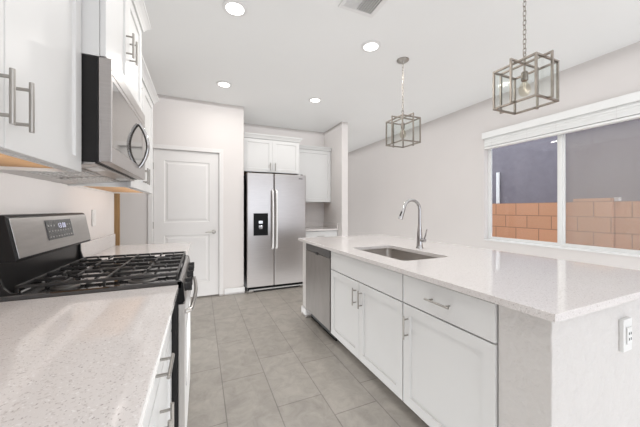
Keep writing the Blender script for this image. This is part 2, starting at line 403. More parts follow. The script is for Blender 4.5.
# ------------------------------------------------------------------ window
win = thing('window_1', (XR+.09, (WY0+WY1)/2, WZ0), 'wide white vinyl sliding window over the island looking on a block wall', 'window', kind='structure')
fx0, fx1 = XR+.075, XR+.14
m = MB(); fw = .024
m.box((fx0, WY0, WZ0), (fx1, WY0+fw, WZ1)).box((fx0, WY1-fw, WZ0), (fx1, WY1, WZ1)).box((fx0, WY0+fw, WZ0), (fx1, WY1-fw, WZ0+fw)).box((fx0, WY0+fw, WZ1-fw), (fx1, WY1-fw, WZ1))
m.build('window_frame', M['vinyl'], win, bevel=0.003)
ym = 1.797
box((fx0-.004, ym-.018, WZ0+fw), (fx1-.02, ym+.016, WZ1-fw)).build('meeting_rail', M['vinyl'], win, bevel=0.003)
def sash(y0, y1, x, w_=.03):
    m = MB(); z0, z1 = WZ0+fw, WZ1-fw
    m.box((x, y0, z0), (x+.025, y0+w_, z1)).box((x, y1-w_, z0), (x+.025, y1, z1)).box((x, y0+w_, z0), (x+.025, y1-w_, z0+w_)).box((x, y0+w_, z1-w_), (x+.025, y1-w_, z1))
    s_ = m.build('sash', M['vinyl'], win, bevel=0.002)
    box((x+.010, y0+w_, z0+w_), (x+.014, y1-w_, z1-w_)).build('glass_pane', M['glass'], s_)
sash(ym+.016, WY1-fw, fx0+.006, .018)
sash(WY0+fw, ym-.018, fx0+.006, .018)
sc_ = box((fx1-.012, WY0+fw, WZ0+fw), (fx1-.010, ym+.045, WZ1-fw)).build('insect_screen', M['screen'], win)
box((fx1-.02, ym+.03, WZ0+fw), (fx1-.004, ym+.05, WZ1-fw)).build('screen_rail', M['trim'], win)
struct(box((XR-.012, WY0-.0, WZ0-.012), (XR+.075, WY1, WZ0+.004)).build('trim_1', M['trim'], bevel=0.004))

# raised white blind
bl = thing('window_blind', (XR+.03, (WY0+WY1)/2, 2.1), 'white horizontal blind raised into a stack at the window top', 'blind')
x0, x1 = XR-.022, XR+.05
box((x0-.012, WY0-.03, 2.265), (x0, WY1+.015, 2.352)).build('valance', M['blind'], bl, bevel=0.004)
box((x0+.002, WY0+.01, 2.28), (x1, WY1-.012, 2.335)).build('headrail', M['blind'], bl, bevel=0.002)
m = MB(); random.seed(3)
for k in range(13):
    z = 2.150+k*.0094; dx = random.uniform(-.003, .003)
    y0, y1 = WY0+.012, WY1-.012
    m.box((x0+.006+dx, y0, z), (x1-.008+dx, y1, z+.0086))
m.build('slats', M['blind'], bl)
box((x0+.004, WY0+.012, 2.118), (x1-.006, WY1-.012, 2.143)).build('bottom_rail', M['blind'], bl, bevel=0.003)
for y in (WY1-.12, 2.1, ym, 1.3, WY0+.12):
    box((x0+.003, y-.002, 2.12), (x0+.005, y+.002, 2.28)).build('lift_cord', M['trim'], bl)

# outside
struct(box((XR+.15, -8, -0.12), (22, 16, -0.02)).build('ground', M['gravel']))
o = box((5.30, 2.33, -.02), (5.50, 12, 1.377)).build('block_wall', M['blocks']); tag(o, 'low tan concrete block yard wall outside the clear window pane', 'wall')
o = box((5.24, 1.885, -.02), (5.48, 2.32, 1.425)).build('block_wall', M['blocks']); tag(o, 'short taller tan block wall section behind the screened pane', 'wall')
o = box((5.30, -8, -.02), (5.50, 1.875, 1.377)).build('block_wall', M['blocks']); tag(o, 'tan block yard wall running on past the pale cap block', 'wall')
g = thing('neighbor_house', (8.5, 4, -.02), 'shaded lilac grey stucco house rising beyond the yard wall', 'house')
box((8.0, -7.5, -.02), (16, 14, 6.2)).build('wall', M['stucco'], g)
MB().prism([(7.5, 6.1), (16.5, 6.1), (16.5, 6.3), (12, 8.4), (7.5, 6.3)], -8, 14.5).build('roof', M['stucco_trim'], g)
MB().cyl((7.95, 5.28, -.02), (7.95, 5.28, 2.33), .045, 12).build('downspout', M['trim'], g)
o = box((5.26, 1.825, 1.378), (5.34, 1.873, 1.432)).build('post_cap', M['trim'])
tag(o, 'small pale cap block lying on the screened yard wall', 'cap')

# ------------------------------------------------------------------ upper cabinets, left wall
def upper(x0, xf, y0, y1, z0, z1, zc, label, sides, handles_near_center=True, grow=.05, hz=None, names='upper_cabinet'):
    """box from x0 to xf-.022, doors to xf"""
    t = thing(names, ((x0+xf)/2, (y0+y1)/2, z0), label, 'cabinet')
    xb = xf-.022
    m = MB(); w_ = .018
    m.box((x0, y0, z0), (xb, y0+w_, z1)).box((x0, y1-w_, z0), (xb, y1, z1)).box((x0, y0+w_, z1-w_), (xb, y1-w_, z1))
    m.box((x0, y0+w_, z0), (x0+.012, y1-w_, z1-w_)).box((xb-.018, y0+w_, z0), (xb, y1-w_, z0+.028))
    m.build('carcass', M['cab'], t)
    box((x0+.012, y0+w_, z0+.012), (xb-.018, y1-w_, z0+.026)).build('underside', M['wood'], t)
    ymid = (y0+y1)/2
    for a, b, s in ((y0+.003, ymid-.0015, 1), (ymid+.0015, y1-.003, -1)):
        dr = shaker('door', M['cab'], t, 'X', xb+.002, xf, a, b, z0+.004, z1-.006)
        hy = ymid - s*.042
        bar_handle(dr, 'X', xf, .034, hy, (hz if hz else z0+.125), .135)
    crown(t, x0, xf, y0, y1, z1-.002, zc, grow, sides)
    return t
upper(XL, -.455, .462, 1.452, 1.42, 2.34, 2.40, 'two-door white shaker wall cabinet nearest the camera over the left counter', (0, 1, 1, 0))
upper(XL, -.375, 1.456, 2.252, 1.925, 2.51, 2.57, 'short deep white wall cabinet directly above the microwave', (0, 1, 1, 1), hz=2.175)
upper(XL, -.44, 2.256, 3.22, 1.42, 2.33, 2.39, 'white shaker wall cabinet on the far side of the microwave', (0, 1, 0, 1))

# microwave
mw = thing('microwave', (-.58, 1.85, 1.47), 'stainless over-range microwave with curved handle above the gas range', 'microwave')
my0, my1, mz0, mz1 = 1.457, 2.25, 1.472, 1.922
box((XL, my0, mz0), (-.402, my1, mz1)).build('body', M['black'], mw, bevel=0.002)
box((-.400, my0, mz0+.001), (-.354, my0+.009, mz1)).build('side_trim', M['steel'], mw, bevel=0.002)
box((-.400, my0+.010, mz1-.062), (-.355, my1-.001, mz1-.001)).build('vent_strip', M['steel_h'], mw, bevel=0.003)
dz0, dz1 = mz0+.001, mz1-.066
m = MB(); fr = .020
xa, xb = -.400, -.355
m.box((xa, my0+.010, dz0), (xb, my0+fr, dz1)).box((xa, my1-.10, dz0), (xb, my1-.001, dz1)).box((xa, my0+fr, dz0), (xb, my1-.10, dz0+.07)).box((xa, my0+fr, dz1-.022), (xb, my1-.10, dz1)).box((xa, my0+fr, dz0+.07), (xb-.02, my1-.10, dz1-.022))
dr = m.build('door', M['steel'], mw)
box((xb-.019, my0+fr+.001, dz0+.071), (xb-.001, my1-.101, dz1-.023)).build('window', M['darkglass'], dr)
hy = 2.03
pts = []
for k in range(15):
    a = k/14; z = 1.53+.27*a; s_ = math.sin(math.pi*a); pts.append((xb+.003+.046*s_**.8, hy, z))
MB().tube(pts, .011, 10).build('handle', M['chrome'], dr)
def zs(x): return mz0-.010-.036*(-.415-x)/.365           # the underside slopes down towards the wall
m = MB().prism([(XL+.001, mz0-.001), (-.415, mz0-.001), (-.415, zs(-.415)), (XL+.001, zs(XL))], my0+.004, my1-.004)
bp_ = m.build('bottom_panel', M['steel_h'], mw, bevel=0.002)
for (a, b) in ((my0+.07, my0+.36), (my1-.36, my1-.07)):
    fm = MB(); xa_, xb_ = XL+.08, XL+.29
    fm.prism([(xa_, zs(xa_)), (xb_, zs(xb_)), (xb_, zs(xb_)-.003), (xa_, zs(xa_)-.003)], a, b)
    for k in range(7):
        x = xa_+.012+k*.028; fm.prism([(x, zs(x)-.003), (x+.012, zs(x+.012)-.003), (x+.012, zs(x+.012)-.006), (x, zs(x)-.006)], a+.01, b-.01)
    fm.build('grease_filter', M['filter'], bp_)
for a in (my0+.10, my1-.21):
    MB().prism([(-.475, zs(-.475)), (-.43, zs(-.43)), (-.43, zs(-.43)-.003), (-.475, zs(-.475)-.003)], a, a+.11).build('lamp_cover', M['plate'], bp_)

# ------------------------------------------------------------------ base cabinets, left
def base_left(y0, y1, label, drawer=True):
    t = thing('base_cabinet', (-.45, (y0+y1)/2, 0), label, 'cabinet')
    xf = -.123; xb = xf-.021
    box((XL, y0, .10), (xb, y1, .883)).build('carcass', M['cab'], t)
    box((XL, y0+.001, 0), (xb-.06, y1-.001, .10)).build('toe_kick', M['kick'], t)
    ym_ = (y0+y1)/2
    dw = box((xb+.001, y0+.004, .712), (xf, y1-.004, .872)).build('drawer', M['cab'], t, bevel=0.002)
    bar_handle(dw, 'X', xf, .036, ym_, .768, .14, False)
    for a, b, s in ((y0+.004, ym_-.002, 1), (ym_+.002, y1-.004, -1)):
        dr = shaker('door', M['cab'], t, 'X', xb+.001, xf, a, b, .108, .702)
        bar_handle(dr, 'X', xf, .036, ym_-s*.042, .552, .135)
    return t
base_left(.555, 1.448, 'white base cabinet with bar pulls between the camera and the range')
base_left(-.345, .551, 'white base cabinet nearest the camera under the left counter')
base_left(2.262, 3.24, 'white base cabinet on the far side of the gas range')

def counter_slab(name, x0, x1, y0, y1, label, parent=None):
    o = box((x0, y0, .884), (x1, y1, CT)).build(name, M['quartz'], parent, bevel=0.0025)
    return o
t = thing('countertop', (-.43, .55, .884), 'speckled quartz countertop in the left foreground before the range', 'countertop')
counter_slab('slab', XL+.001, -.095, -.36, 1.452, '', t)
box((XL+.001, -.36, CT), (XL+.021, 1.452, CT+.115)).build('backsplash', M['quartz'], t, bevel=0.002)
t = thing('countertop', (-.43, 2.75, .884), 'short speckled quartz countertop beyond the gas range', 'countertop')
counter_slab('slab', XL+.001, -.095, 2.258, 3.25, '', t)
box((XL+.001, 2.258, CT), (XL+.021, 3.25, CT+.115)).build('backsplash', M['quartz'], t, bevel=0.002)

# wall outlet above far left counter
def outlet_plate(loc_fn, t):
    pass
ot = thing('wall_outlet', (XL, 2.72, 1.20), 'white wall outlet above the counter just past the range', 'outlet')
box((XL, 2.68, 1.135), (XL+.007, 2.76, 1.265)).build('cover_plate', M['plate'], ot, bevel=0.002)
box((XL+.007, 2.702, 1.165), (XL+.010, 2.738, 1.235)).build('receptacle', M['plate'], ot, bevel=0.001)

# ------------------------------------------------------------------ gas range
rg = thing('gas_range', (-.42, 1.855, 0), 'stainless freestanding gas range with black grates set between counters', 'stove')
ry0, ry1 = 1.457, 2.252
box((XL+.03, ry0, .03), (-.098, ry1, .895)).build('body', M['black'], rg, bevel=0.003)
for x in (XL+.09, -.16):
    for y in (ry0+.05, ry1-.05): MB().cyl((x, y, 0), (x, y, .03), .018, 12).build('foot', M['black'], rg)
# cooktop: shallow tray with raised rim
m = MB()
X0, X1, Y0, Y1 = XL+.065, -.085, ry0-.001, ry1+.001
rings = []
for g, z in ((0, .896), (0, .928), (.004, .933), (.014, .933), (.026, .919), (.03, .918)):
    rings += [(X0+g, Y0+g, z), (X1-g, Y0+g, z), (X1-g, Y1-g, z), (X0+g, Y1-g, z)]
fs = [(3, 2, 1, 0)] + [(k*4+i, k*4+(i+1) % 4, k*4+4+(i+1) % 4, k*4+4+i) for k in range(5) for i in range(4)] + [(20, 21, 22, 23)]
m.add(rings, fs); ck = m.build('cooktop', mat('cooktop_enamel', (0.016, 0.015, 0.015), 0.05, noise=0.1, coat=0.6, spec=0.9), rg)
# burners
BUR = [(-.56, 1.60, .038), (-.26, 1.60, .046), (-.41, 1.855, .05), (-.56, 2.11, .046), (-.26, 2.11, .038)]
for x, y, r in BUR:
    b_ = MB().lathe([(r*1.35, .9175), (r*1.35, .922), (r*1.05, .926), (r*1.05, .933), (r*.9, .934)], (x, y, 0), 28).build('burner', mat('burner_alloy', (0.22, 0.21, 0.20), 0.45, 0.7), rg)
    MB().lathe([(r*.98, .934), (r*.98, .938), (r*.88, .942), (0.0001, .943)], (x, y, 0), 28).build('burner_cap', M['iron'], b_)
# grates
def grate(y0, y1, cy):
    x0, x1 = XL+.095, -.100; z0, z1 = .948, .961; bw = .0050
    m = MB()
    def bx(ax, ay, bx_, by): m.box((ax, ay, z0), (bx_, by, z1))
    bx(x0, y0, x1, y0+2*bw); bx(x0, y1-2*bw, x1, y1); bx(x0, y0+2*bw, x0+2*bw, y1-2*bw); bx(x1-2*bw, y0+2*bw, x1, y1-2*bw)
    xm = (x0+x1)/2
    bx(xm-bw, y0+2*bw, xm+bw, y1-2*bw)
    ymid = (y0+y1)/2
    for (xa, xc) in ((x0+2*bw, xm-bw), (xm+bw, x1-2*bw)):
        c = (xa+xc)/2
        bx(xa, ymid-bw, c-.03, ymid+bw); bx(c+.03, ymid-bw, xc, ymid+bw)
        bx(c-bw, y0+2*bw, c+bw, ymid-.028); bx(c-bw, ymid+.028, c+bw, y1-2*bw)
        for q in (-1, 1):
            cx_ = c+q*.073
            bx(cx_-bw*.9, y0+2*bw, cx_+bw*.9, ymid-.085); bx(cx_-bw*.9, ymid+.085, cx_+bw*.9, y1-2*bw)
    for x in (x0+bw, xm, x1-bw):
        for y in (y0+bw, y1-bw): m.box((x-bw, y-bw, .9185), (x+bw, y+bw, z0))
    return m.build('grate', M['iron'], rg, bevel=0.002, seg=1)
gw = (ry1-ry0-.05)/3
for k in range(3): grate(ry0+.042+k*gw+.002, ry0+.042+(k+1)*gw-.002, 0)
# back guard and console
box((XL+.012, ry0+.004, .90), (XL+.062, ry1-.004, 1.075)).build('back_guard', M['guard'], rg, bevel=0.006)
for ya, yb2 in ((ry0+.002, ry0+.014), (ry1-.014, ry1-.002)):
    MB().prism([(XL+.062, .934), (XL+.135, .934), (XL+.10, .942), (XL+.082, .962), (XL+.072, 1.0), (XL+.070, 1.058), (XL+.062, 1.058)], ya, yb2).build('side_lip', M['guard'], rg)
cn = MB().prism([(XL+.012, 1.062), (XL+.118, 1.060), (XL+.122, 1.068), (XL+.090, 1.238), (XL+.080, 1.246), (XL+.012, 1.246)], ry0+.002, ry1-.002).build('console', M['black'], rg, bevel=0.004)
def cface(y, s, out=0.002):   # s 0..1 from bottom to top of the slanted face
    ax, az, bx_, bz = XL+.122, 1.068, XL+.090, 1.238
    n = Vector((bz-az, 0, -(bx_-ax))).normalized()
    return Vector((ax+(bx_-ax)*s, y, az+(bz-az)*s)) + n*out
def cplate(y0, y1, s0, s1, o0, o1):
    vs = [cface(y0, s0, o0), cface(y1, s0, o0), cface(y1, s1, o0), cface(y0, s1, o0), cface(y0, s0, o1), cface(y1, s0, o1), cface(y1, s1, o1), cface(y0, s1, o1)]
    return MB().add(vs, [(0, 3, 2, 1), (4, 5, 6, 7), (0, 1, 5, 4), (1, 2, 6, 5), (2, 3, 7, 6), (3, 0, 4, 7)])
cplate(ry0+.014, ry1-.006, .03, .97, .0001, .003).build('console_face', M['steel_h'], cn, bevel=0.001)
dp = cplate(1.725, 2.0, .30, .86, .003, .006).build('display', M['display'], cn)
m = MB()
def dgt(y, w_, s0, s1): 
    q = cplate(y, y+w_, s0, s1, .006, .0068); m.add(q.v, q.f)
for i, ch in enumerate('12'):
    y = 1.835+i*.024
    dgt(y+.012, .003, .62, .74)
    if ch == '2': dgt(y, .014, .735, .75); dgt(y, .014, .61, .625); dgt(y, .014, .675, .69)
for i in range(2):
    y = 1.89+i*.02; dgt(y, .003, .62, .74); dgt(y+.010, .003, .62, .74); dgt(y, .013, .735, .75); dgt(y, .013, .61, .622)
m.build('clock_digits', M['led'], dp)
for r_ in range(3):
    for c_ in range(9):
        if r_ == 2 and 3 <= c_ <= 5: continue
        y = 1.737+c_*.029; s_ = .36+r_*.16
        cplate(y, y+.010, s_, s_+.035, .006, .0066).build('touch_button', M['filter'], dp)
# front: control panel, knobs, oven door, drawer
cp = MB().prism([(-.100, .825), (-.078, .825), (-.070, .835), (-.078, .915), (-.084, .925), (-.100, .925)], ry0+.010, ry1-.010).build('control_panel', M['steel_h'], rg)
for ya, yb2 in ((ry0-.001, ry0+.0095), (ry1-.0095, ry1+.001)):
    MB().prism([(-.100, .823), (-.077, .823), (-.068, .834), (-.076, .916), (-.083, .927), (-.100, .927)], ya, yb2).build('end_cap', M['jet'], cp)
for y in (1.565, 1.675, 1.855, 2.035, 2.145):
    k_ = MB().lathe([(.023, -.074), (.022, -.066), (.018, -.060), (.017, -.046), (.014, -.044)], (0, y, .873), 20, 'X')
    k_.box((-.060, y-.004, .853), (-.040, y+.004, .893)); k_.build('knob', M['black'], cp)
od = box((-.097, ry0+.002, .205), (-.068, ry1-.002, .818)).build('oven_door', M['steel_h'], rg, bevel=0.004)
box((-.068, ry0+.12, .36), (-.0665, ry1-.12, .66)).build('oven_window', M['oven_glass'], od)
pts = [(-.068, ry0+.05, .765), (-.045, ry0+.055, .77)]
for k in range(11):
    a = k/10; pts.append((-.040+.014*math.sin(math.pi*a), ry0+.07+(ry1-ry0-.14)*a, .775))
pts += [(-.045, ry1-.055, .77), (-.068, ry1-.05, .765)]
MB().tube(pts, .011, 12).build('handle', M['nickel'], od)
dw = box((-.097, ry0+.002, .035), (-.070, ry1-.002, .198)).build('storage_drawer', M['steel_h'], rg, bevel=0.004)

# ------------------------------------------------------------------ fridge and its alcove
fr_ = thing('refrigerator', (1.10, 4.6, 0), 'tall stainless side-by-side refrigerator with black ice dispenser', 'fridge')
FX0, FX1, FXM, FY = .640, 1.578, 1.052, 4.21
box((FX0+.006, FY+.085, .055), (FX1-.006, 5.06, 1.812)).build('cabinet_body', M['black'], fr_, bevel=0.004)
dl = box((FX0, FY, .085), (FXM-.004, FY+.075, 1.818)).build('freezer_door', M['steel'], fr_, bevel=0.010, seg=3)
dr2 = box((FXM+.004, FY, .085), (FX1, FY+.075, 1.818)).build('fridge_door', M['steel'], fr_, bevel=0.010, seg=3)
def fhandle(x, par):
    pts = [(x, FY, .66), (x, FY-.035, .67)]
    for k in range(13):
        a = k/12; pts.append((x, FY-.045-.012*math.sin(math.pi*a), .68+.86*a))
    pts += [(x, FY-.035, 1.55), (x, FY, 1.56)]
    return MB().tube(pts, .0155, 12).build('handle', M['handle_bright'], par)
fhandle(FXM-.030, dl); fhandle(FXM+.030, dr2)
dpn = MB()
dpn.box((.735, FY-.006, .865), (.955, FY-.0005, 1.205))
ds = dpn.build('dispenser', M['jet'], dl, bevel=0.003)
box((.750, FY-.008, .885), (.940, FY-.006, 1.05)).build('recess', M['jet'], ds)
MB().box((.808, FY-.018, 1.045), (.872, FY-.006, 1.09)).box((.812, FY-.016, .965), (.868, FY-.006, 1.020)).build('paddle', M['chrome'], ds, bevel=0.002)
MB().lathe([(.020, FY-.0005), (.020, FY-.004), (.017, FY-.005)], (0, 0, 0), 20, 'Y')
m = MB()
m.box((1.455, FY-.003, 1.752), (1.520, FY-.0005, 1.763)); m.build('name_badge', M['black'], dr2)
m = MB().box((FX0+.02, FY+.03, .02), (FX1-.02, FY+.08, .082))
gr_ = m.build('base_grille', M['jet'], fr_)
MB().box((FX0+.03, FY+.012, .032), (FX1-.03, FY+.03, .05)).build('grille_bar', M['filter'], gr_, bevel=.002)
for x in (FX0+.05, FX1-.05):
    box((x-.045, FY+.005, .0), (x+.045, FY+.06, .032)).build('foot_cover', M['nickel'], fr_, bevel=0.004)
for x in (FX0+.06, FX1-.06): MB().cyl((x, FY+.04, 1.818), (x, FY+.04, 1.830), .02, 16).build('hinge_cover', M['black'], fr_)

# cabinet above the fridge
def back_upper(x0, x1, yf, z0, z1, zc, label, ndoors, sides, hz):
    t = thing('upper_cabinet', ((x0+x1)/2, (yf+5.09)/2, z0), label, 'cabinet')
    yb = yf+.022
    m = MB(); w_ = .018
    m.box((x0, yb, z0), (x0+w_, 5.088, z1)).box((x1-w_, yb, z0), (x1, 5.088, z1)).box((x0+w_, yb, z1-w_), (x1-w_, 5.088, z1)).box((x0+w_, 5.076, z0), (x1-w_, 5.088, z1-w_)).box((x0+w_, yb, z0), (x1-w_, yb+.018, z0+.028))
    m.build('carcass', M['cab'], t)
    box((x0+w_, yb+.018, z0+.012), (x1-w_, 5.076, z0+.026)).build('underside', M['wood'], t)
    wd = (x1-x0-.006)/ndoors
    for k in range(ndoors):
        a, b = x0+.003+k*wd+.001, x0+.003+(k+1)*wd-.001
        dr = shaker('door', M['cab'], t, 'Y', yb-.002, yf, a, b, z0+.004, z1-.006)
        if ndoors == 2: bar_handle(dr, 'Y', yf, -.034, (b-.04 if k == 0 else a+.04), hz, .13)
    crown(t, x0, x1, yf, 5.088, z1-.002, zc, .045, sides)
    return t
back_upper(.625, 1.558, 4.47, 1.868, 2.41, 2.475, 'two-door white shaker cabinet mounted above the refrigerator', 2, (0, 1, 1, 0), 1.96)
back_upper(1.60, 2.295, 4.755, 1.40, 2.375, 2.435, 'single-door white wall cabinet in the corner right of the refrigerator', 1, (0, 0, 1, 0), 1.5)
# small counter right of the fridge
t = thing('base_cabinet', (1.94, 4.8, 0), 'white base cabinet beside the refrigerator under the small counter', 'cabinet')
box((1.60, 4.50, .10), (2.298, 5.088, .883)).build('carcass', M['cab'], t)
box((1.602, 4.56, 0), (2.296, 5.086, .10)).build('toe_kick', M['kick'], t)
dw = box((1.604, 4.479, .712), (2.294, 4.499, .872)).build('drawer', M['cab'], t, bevel=0.002); bar_handle(dw, 'Y', 4.479, -.034, 1.95, .79, .14, False)
dr = shaker('door', M['cab'], t, 'Y', 4.499, 4.479, 1.604, 2.294, .108, .702); bar_handle(dr, 'Y', 4.479, -.034, 1.66, .58, .135)
t = thing('countertop', (1.94, 4.8, .884), 'small pale quartz countertop in the nook beside the refrigerator', 'countertop')
box((1.585, 4.45, .884), (2.298, 5.088, CT)).build('slab', M['quartz'], t, bevel=.002)
MB().box((1.585, 5.068, CT), (2.278, 5.088, CT+.10)).box((2.278, 4.455, CT), (2.298, 5.088, CT+.10)).build('backsplash', M['quartz'], t, bevel=.002)

# ------------------------------------------------------------------ island
IX = 1.13           # door face plane
IXR = 1.985         # outer face of the half wall behind
Y0e, Y1e = .565, .757
m = MB()
prof = [(1.14, Y0e), (IXR, Y0e), (IXR, 3.15), (1.14, 3.15), (1.14, 3.01), (1.80, 3.01), (1.80, Y1e), (1.14, Y1e)]
n = len(prof)
vs = [(x, y, 0) for x, y in prof]+[(x, y, .883) for x, y in prof]
m.add(vs, [tuple(range(n-1, -1, -1)), tuple(range(n, 2*n))]+[(i, (i+1) % n, (i+1) % n+n, i+n) for i in range(n)])
struct(m.build('wall_island', M['pony'], bevel=.004))
baseboard('baseboard_island_end', (1.126, 3.012), (1.14, 3.15))
baseboard('baseboard_island_far', (1.126, 3.15), (IXR, 3.164))
baseboard('baseboard_island_near', (1.14, Y0e-.014), (IXR+.014, Y0e))
baseboard('baseboard_island_back', (IXR, Y0e), (IXR+.014, 3.164))

def island_cab(y0, y1, label, style):
    t = thing('base_cabinet', (1.45, (y0+y1)/2, 0), label, 'cabinet')
    xb = IX+.022
    m = MB(); w_ = .018
    m.box((xb, y0, .10), (1.795, y0+w_, .883)).box((xb, y1-w_, .10), (1.795, y1, .883)).box((xb, y0+w_, .10), (1.795, y1-w_, .118)).box((1.783, y0+w_, .118), (1.795, y1-w_, .883))
    m.box((xb, y0+w_, .69), (xb+.018, y1-w_, .883)).box((xb, y0+w_, .118), (xb+.018, y0+.04, .69)).box((xb, y1-.04, .118), (xb+.018, y1-w_, .69))
    m.build('carcass', M['cab'], t)
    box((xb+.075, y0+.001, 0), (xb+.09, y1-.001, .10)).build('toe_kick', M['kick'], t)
    nm = 'drawer' if style == 'drawer' else 'false_front'
    dw = box((IX, y0+.003, .706), (xb-.001, y1-.003, .872)).build(nm, M['cab'], t, bevel=0.002)
    if style == 'drawer':
        bar_handle(dw, 'X', IX, -.034, (y0+y1)/2, .79, .155, False)
        dr = shaker('door', M['cab'], t, 'X', xb-.001, IX, y0+.003, y1-.003, .098, .698)
        bar_handle(dr, 'X', IX, -.034, y1-.045, .57, .135)
    else:
        ym_ = (y0+y1)/2
        for a, b, s in ((y0+.003, ym_-.002, 1), (ym_+.002, y1-.003, -1)):
            dr = shaker('door', M['cab'], t, 'X', xb-.001, IX, a, b, .098, .698)
            bar_handle(dr, 'X', IX, -.034, ym_-s*.042, .58, .135)
    return t
island_cab(.760, 1.335, 'white island cabinet with one drawer over one door beside the end wall', 'drawer')
island_cab(1.338, 2.345, 'white two-door island sink cabinet with a plain false front', 'sink')

dwm = thing('dishwasher', (1.45, 2.68, 0), 'stainless dishwasher with dark control strip at the island far end', 'dishwasher')
box((IX+.03, 2.352, .10), (1.75, 3.000, .865)).build('tub', M['black'], dwm)
dd = box((IX-.008, 2.356, .115), (IX+.028, 2.998, .800)).build('door', M['film'], dwm, bevel=0.004)
cs = box((IX-.006, 2.356, .803), (IX+.028, 2.998, .872)).build('control_strip', mat('control_strip_grey', (0.075, 0.07, 0.068), 0.35, 0.3, noise=.1), dwm, bevel=0.004)
MB().prism([(IX-.014, .79), (IX-.006, .79), (IX-.006, .815), (IX-.012, .815)], 2.63, 2.69).build('latch_tab', M['black'], cs)
box((IX+.06, 2.36, 0), (IX+.075, 2.996, .105)).build('toe_kick', M['black'], dwm)

# countertop with sink cut-out
def rrect(x0, x1, y0, y1, r, n=6):
    pts = []
    for cx, cy, a0 in ((x1-r, y1-r, 0), (x0+r, y1-r, 90), (x0+r, y0+r, 180), (x1-r, y0+r, 270)):
        for k in range(n+1):
            a = math.radians(a0+90*k/n); pts.append((cx+r*math.cos(a), cy+r*math.sin(a)))
    return pts
CX0, CX1, CY0, CY1 = 1.10, 2.335, .535, 3.21
SX0, SX1, SY0, SY1 = 1.275, 1.715, 1.495, 2.215
inner = rrect(SX0, SX1, SY0, SY1, .05)
outer = [(CX0, CY0), (CX1, CY0), (CX1, CY1), (CX0, CY1)]
m = MB()
tri = tessellate_polygon([[Vector((x, y, 0)) for x, y in outer], [Vector((x, y, 0)) for x, y in reversed(inner)]])
allp = outer+list(reversed(inner))
zt, zb = CT, .884
N = len(allp)
vs = [(x, y, zt) for x, y in allp]+[(x, y, zb) for x, y in allp]
fs = [tuple(t) for t in tri]+[tuple(i+N for i in reversed(t)) for t in tri]
for i in range(4): fs.append((i, (i+1) % 4, (i+1) % 4+N, i+N))
ni = len(inner)
for i in range(ni): fs.append((4+i, 4+(i+1) % ni, 4+(i+1) % ni+N, 4+i+N))
m.add(vs, fs)
o = m.build('countertop', M['quartz'], bevel=.0025); tag(o, 'long pale quartz island countertop with the sink cut into it', 'countertop')

sk = thing('sink', (1.485, 1.87, .884), 'undermount stainless single-bowl sink set in the island top', 'sink')
m = MB(); rings = []; ins = [(.03, .8835, -1), (-.004, .8835, -1), (-.004, .8825, 1), (.004, .70, 1), (.015, .675, 1), (.04, .665, 1)]
loops = []
for g, z, _ in ins:
    rr = rrect(SX0+(g if g < .03 or z < .8 else -g), SX1-(g if g < .03 or z < .8 else -g), SY0+(g if g < .03 or z < .8 else -g), SY1-(g if g < .03 or z < .8 else -g), .05)
    loops.append([(x, y, z) for x, y in rr])
vs = [p for l in loops for p in l]; k_ = len(loops[0])
fs = [(a*k_+i, a*k_+(i+1) % k_, (a+1)*k_+(i+1) % k_, (a+1)*k_+i) for a in range(len(loops)-1) for i in range(k_)]
fs.append(tuple(range((len(loops)-1)*k_, len(loops)*k_)))
m.add(vs, fs, True); o = m.build('bowl', mat('sink_steel', (0.55, 0.52, 0.49), .32, 1.0, noise=.05, nscale=9, stretch=(1, 30, 1)), sk)
so = o.modifiers.new('thick', 'SOLIDIFY'); so.thickness = .0012; so.offset = -1
MB().lathe([(.045, .6655), (.045, .668), (.034, .669), (.030, .667), (.0001, .667)], (1.485, 1.87, 0), 24).build('drain', M['chrome'], sk)

# faucet
fc = thing('faucet', (1.835, 1.94, CT), 'tall chrome pull-down gooseneck faucet behind the sink', 'faucet')
fx, fy = 1.835, 1.94
MB().lathe([(.032, CT), (.032, CT+.006), (.027, CT+.012), (.0245, CT+.05), (.0225, CT+.13), (.0155, CT+.20), (.0125, CT+.235), (.0001, CT+.236)], (fx, fy, 0), 24).build('body', M['chrome'], fc)
pts = [(fx, fy, CT+.20), (fx, fy, CT+.33)]; R_ = .090; zc = CT+.345
for k in range(0, 19):
    a = math.radians(180*k/18*0.90); pts.append((fx-R_+R_*math.cos(a), fy, zc+R_*math.sin(a)))
sp = MB().tube(pts, .0138, 14).build('spout', M['chrome'], fc)
e = Vector(pts[-1]); dirv = (e-Vector(pts[-2])).normalized()
hd = MB().tube([e-dirv*.002, e+dirv*.03, e+dirv*.034, e+dirv*.085, e+dirv*.115], [.0135, .015, .0165, .019, .020], 16).build('spray_head', M['chrome'], fc)
q0 = e+dirv*.04+Vector((-.016, -.004, -.002)); q1 = e+dirv*.085+Vector((-.017, -.004, -.002))
MB().tube([q0, q1], .007, 8).build('spray_button', M['black'], hd)
lv = MB().cyl((fx, fy-.018, CT+.075), (fx, fy-.066, CT+.075), .017, 16)
lv.tube([(fx, fy-.058, CT+.085), (fx, fy-.072, CT+.12), (fx, fy-.088, CT+.175)], [.007, .006, .005], 8)
lv.build('lever', M['chrome'], fc)

# outlet on the island end
ot = thing('wall_outlet', (1.665, Y0e, .735), 'white raised outlet on the near end wall of the island', 'outlet')
box((1.627, Y0e-.016, .667), (1.703, Y0e, .803)).build('cover_plate', M['plate'], ot, bevel=0.003)
rc = box((1.645, Y0e-.022, .70), (1.685, Y0e-.016, .77)).build('receptacle', M['plate'], ot, bevel=0.002)
m = MB()
for z in (.745, .722):
    m.box((1.655, Y0e-.0235, z-.005), (1.658, Y0e-.022, z+.005)).box((1.671, Y0e-.0235, z-.005), (1.674, Y0e-.022, z+.005))
m.build('socket_slot', M['slot'], rc)

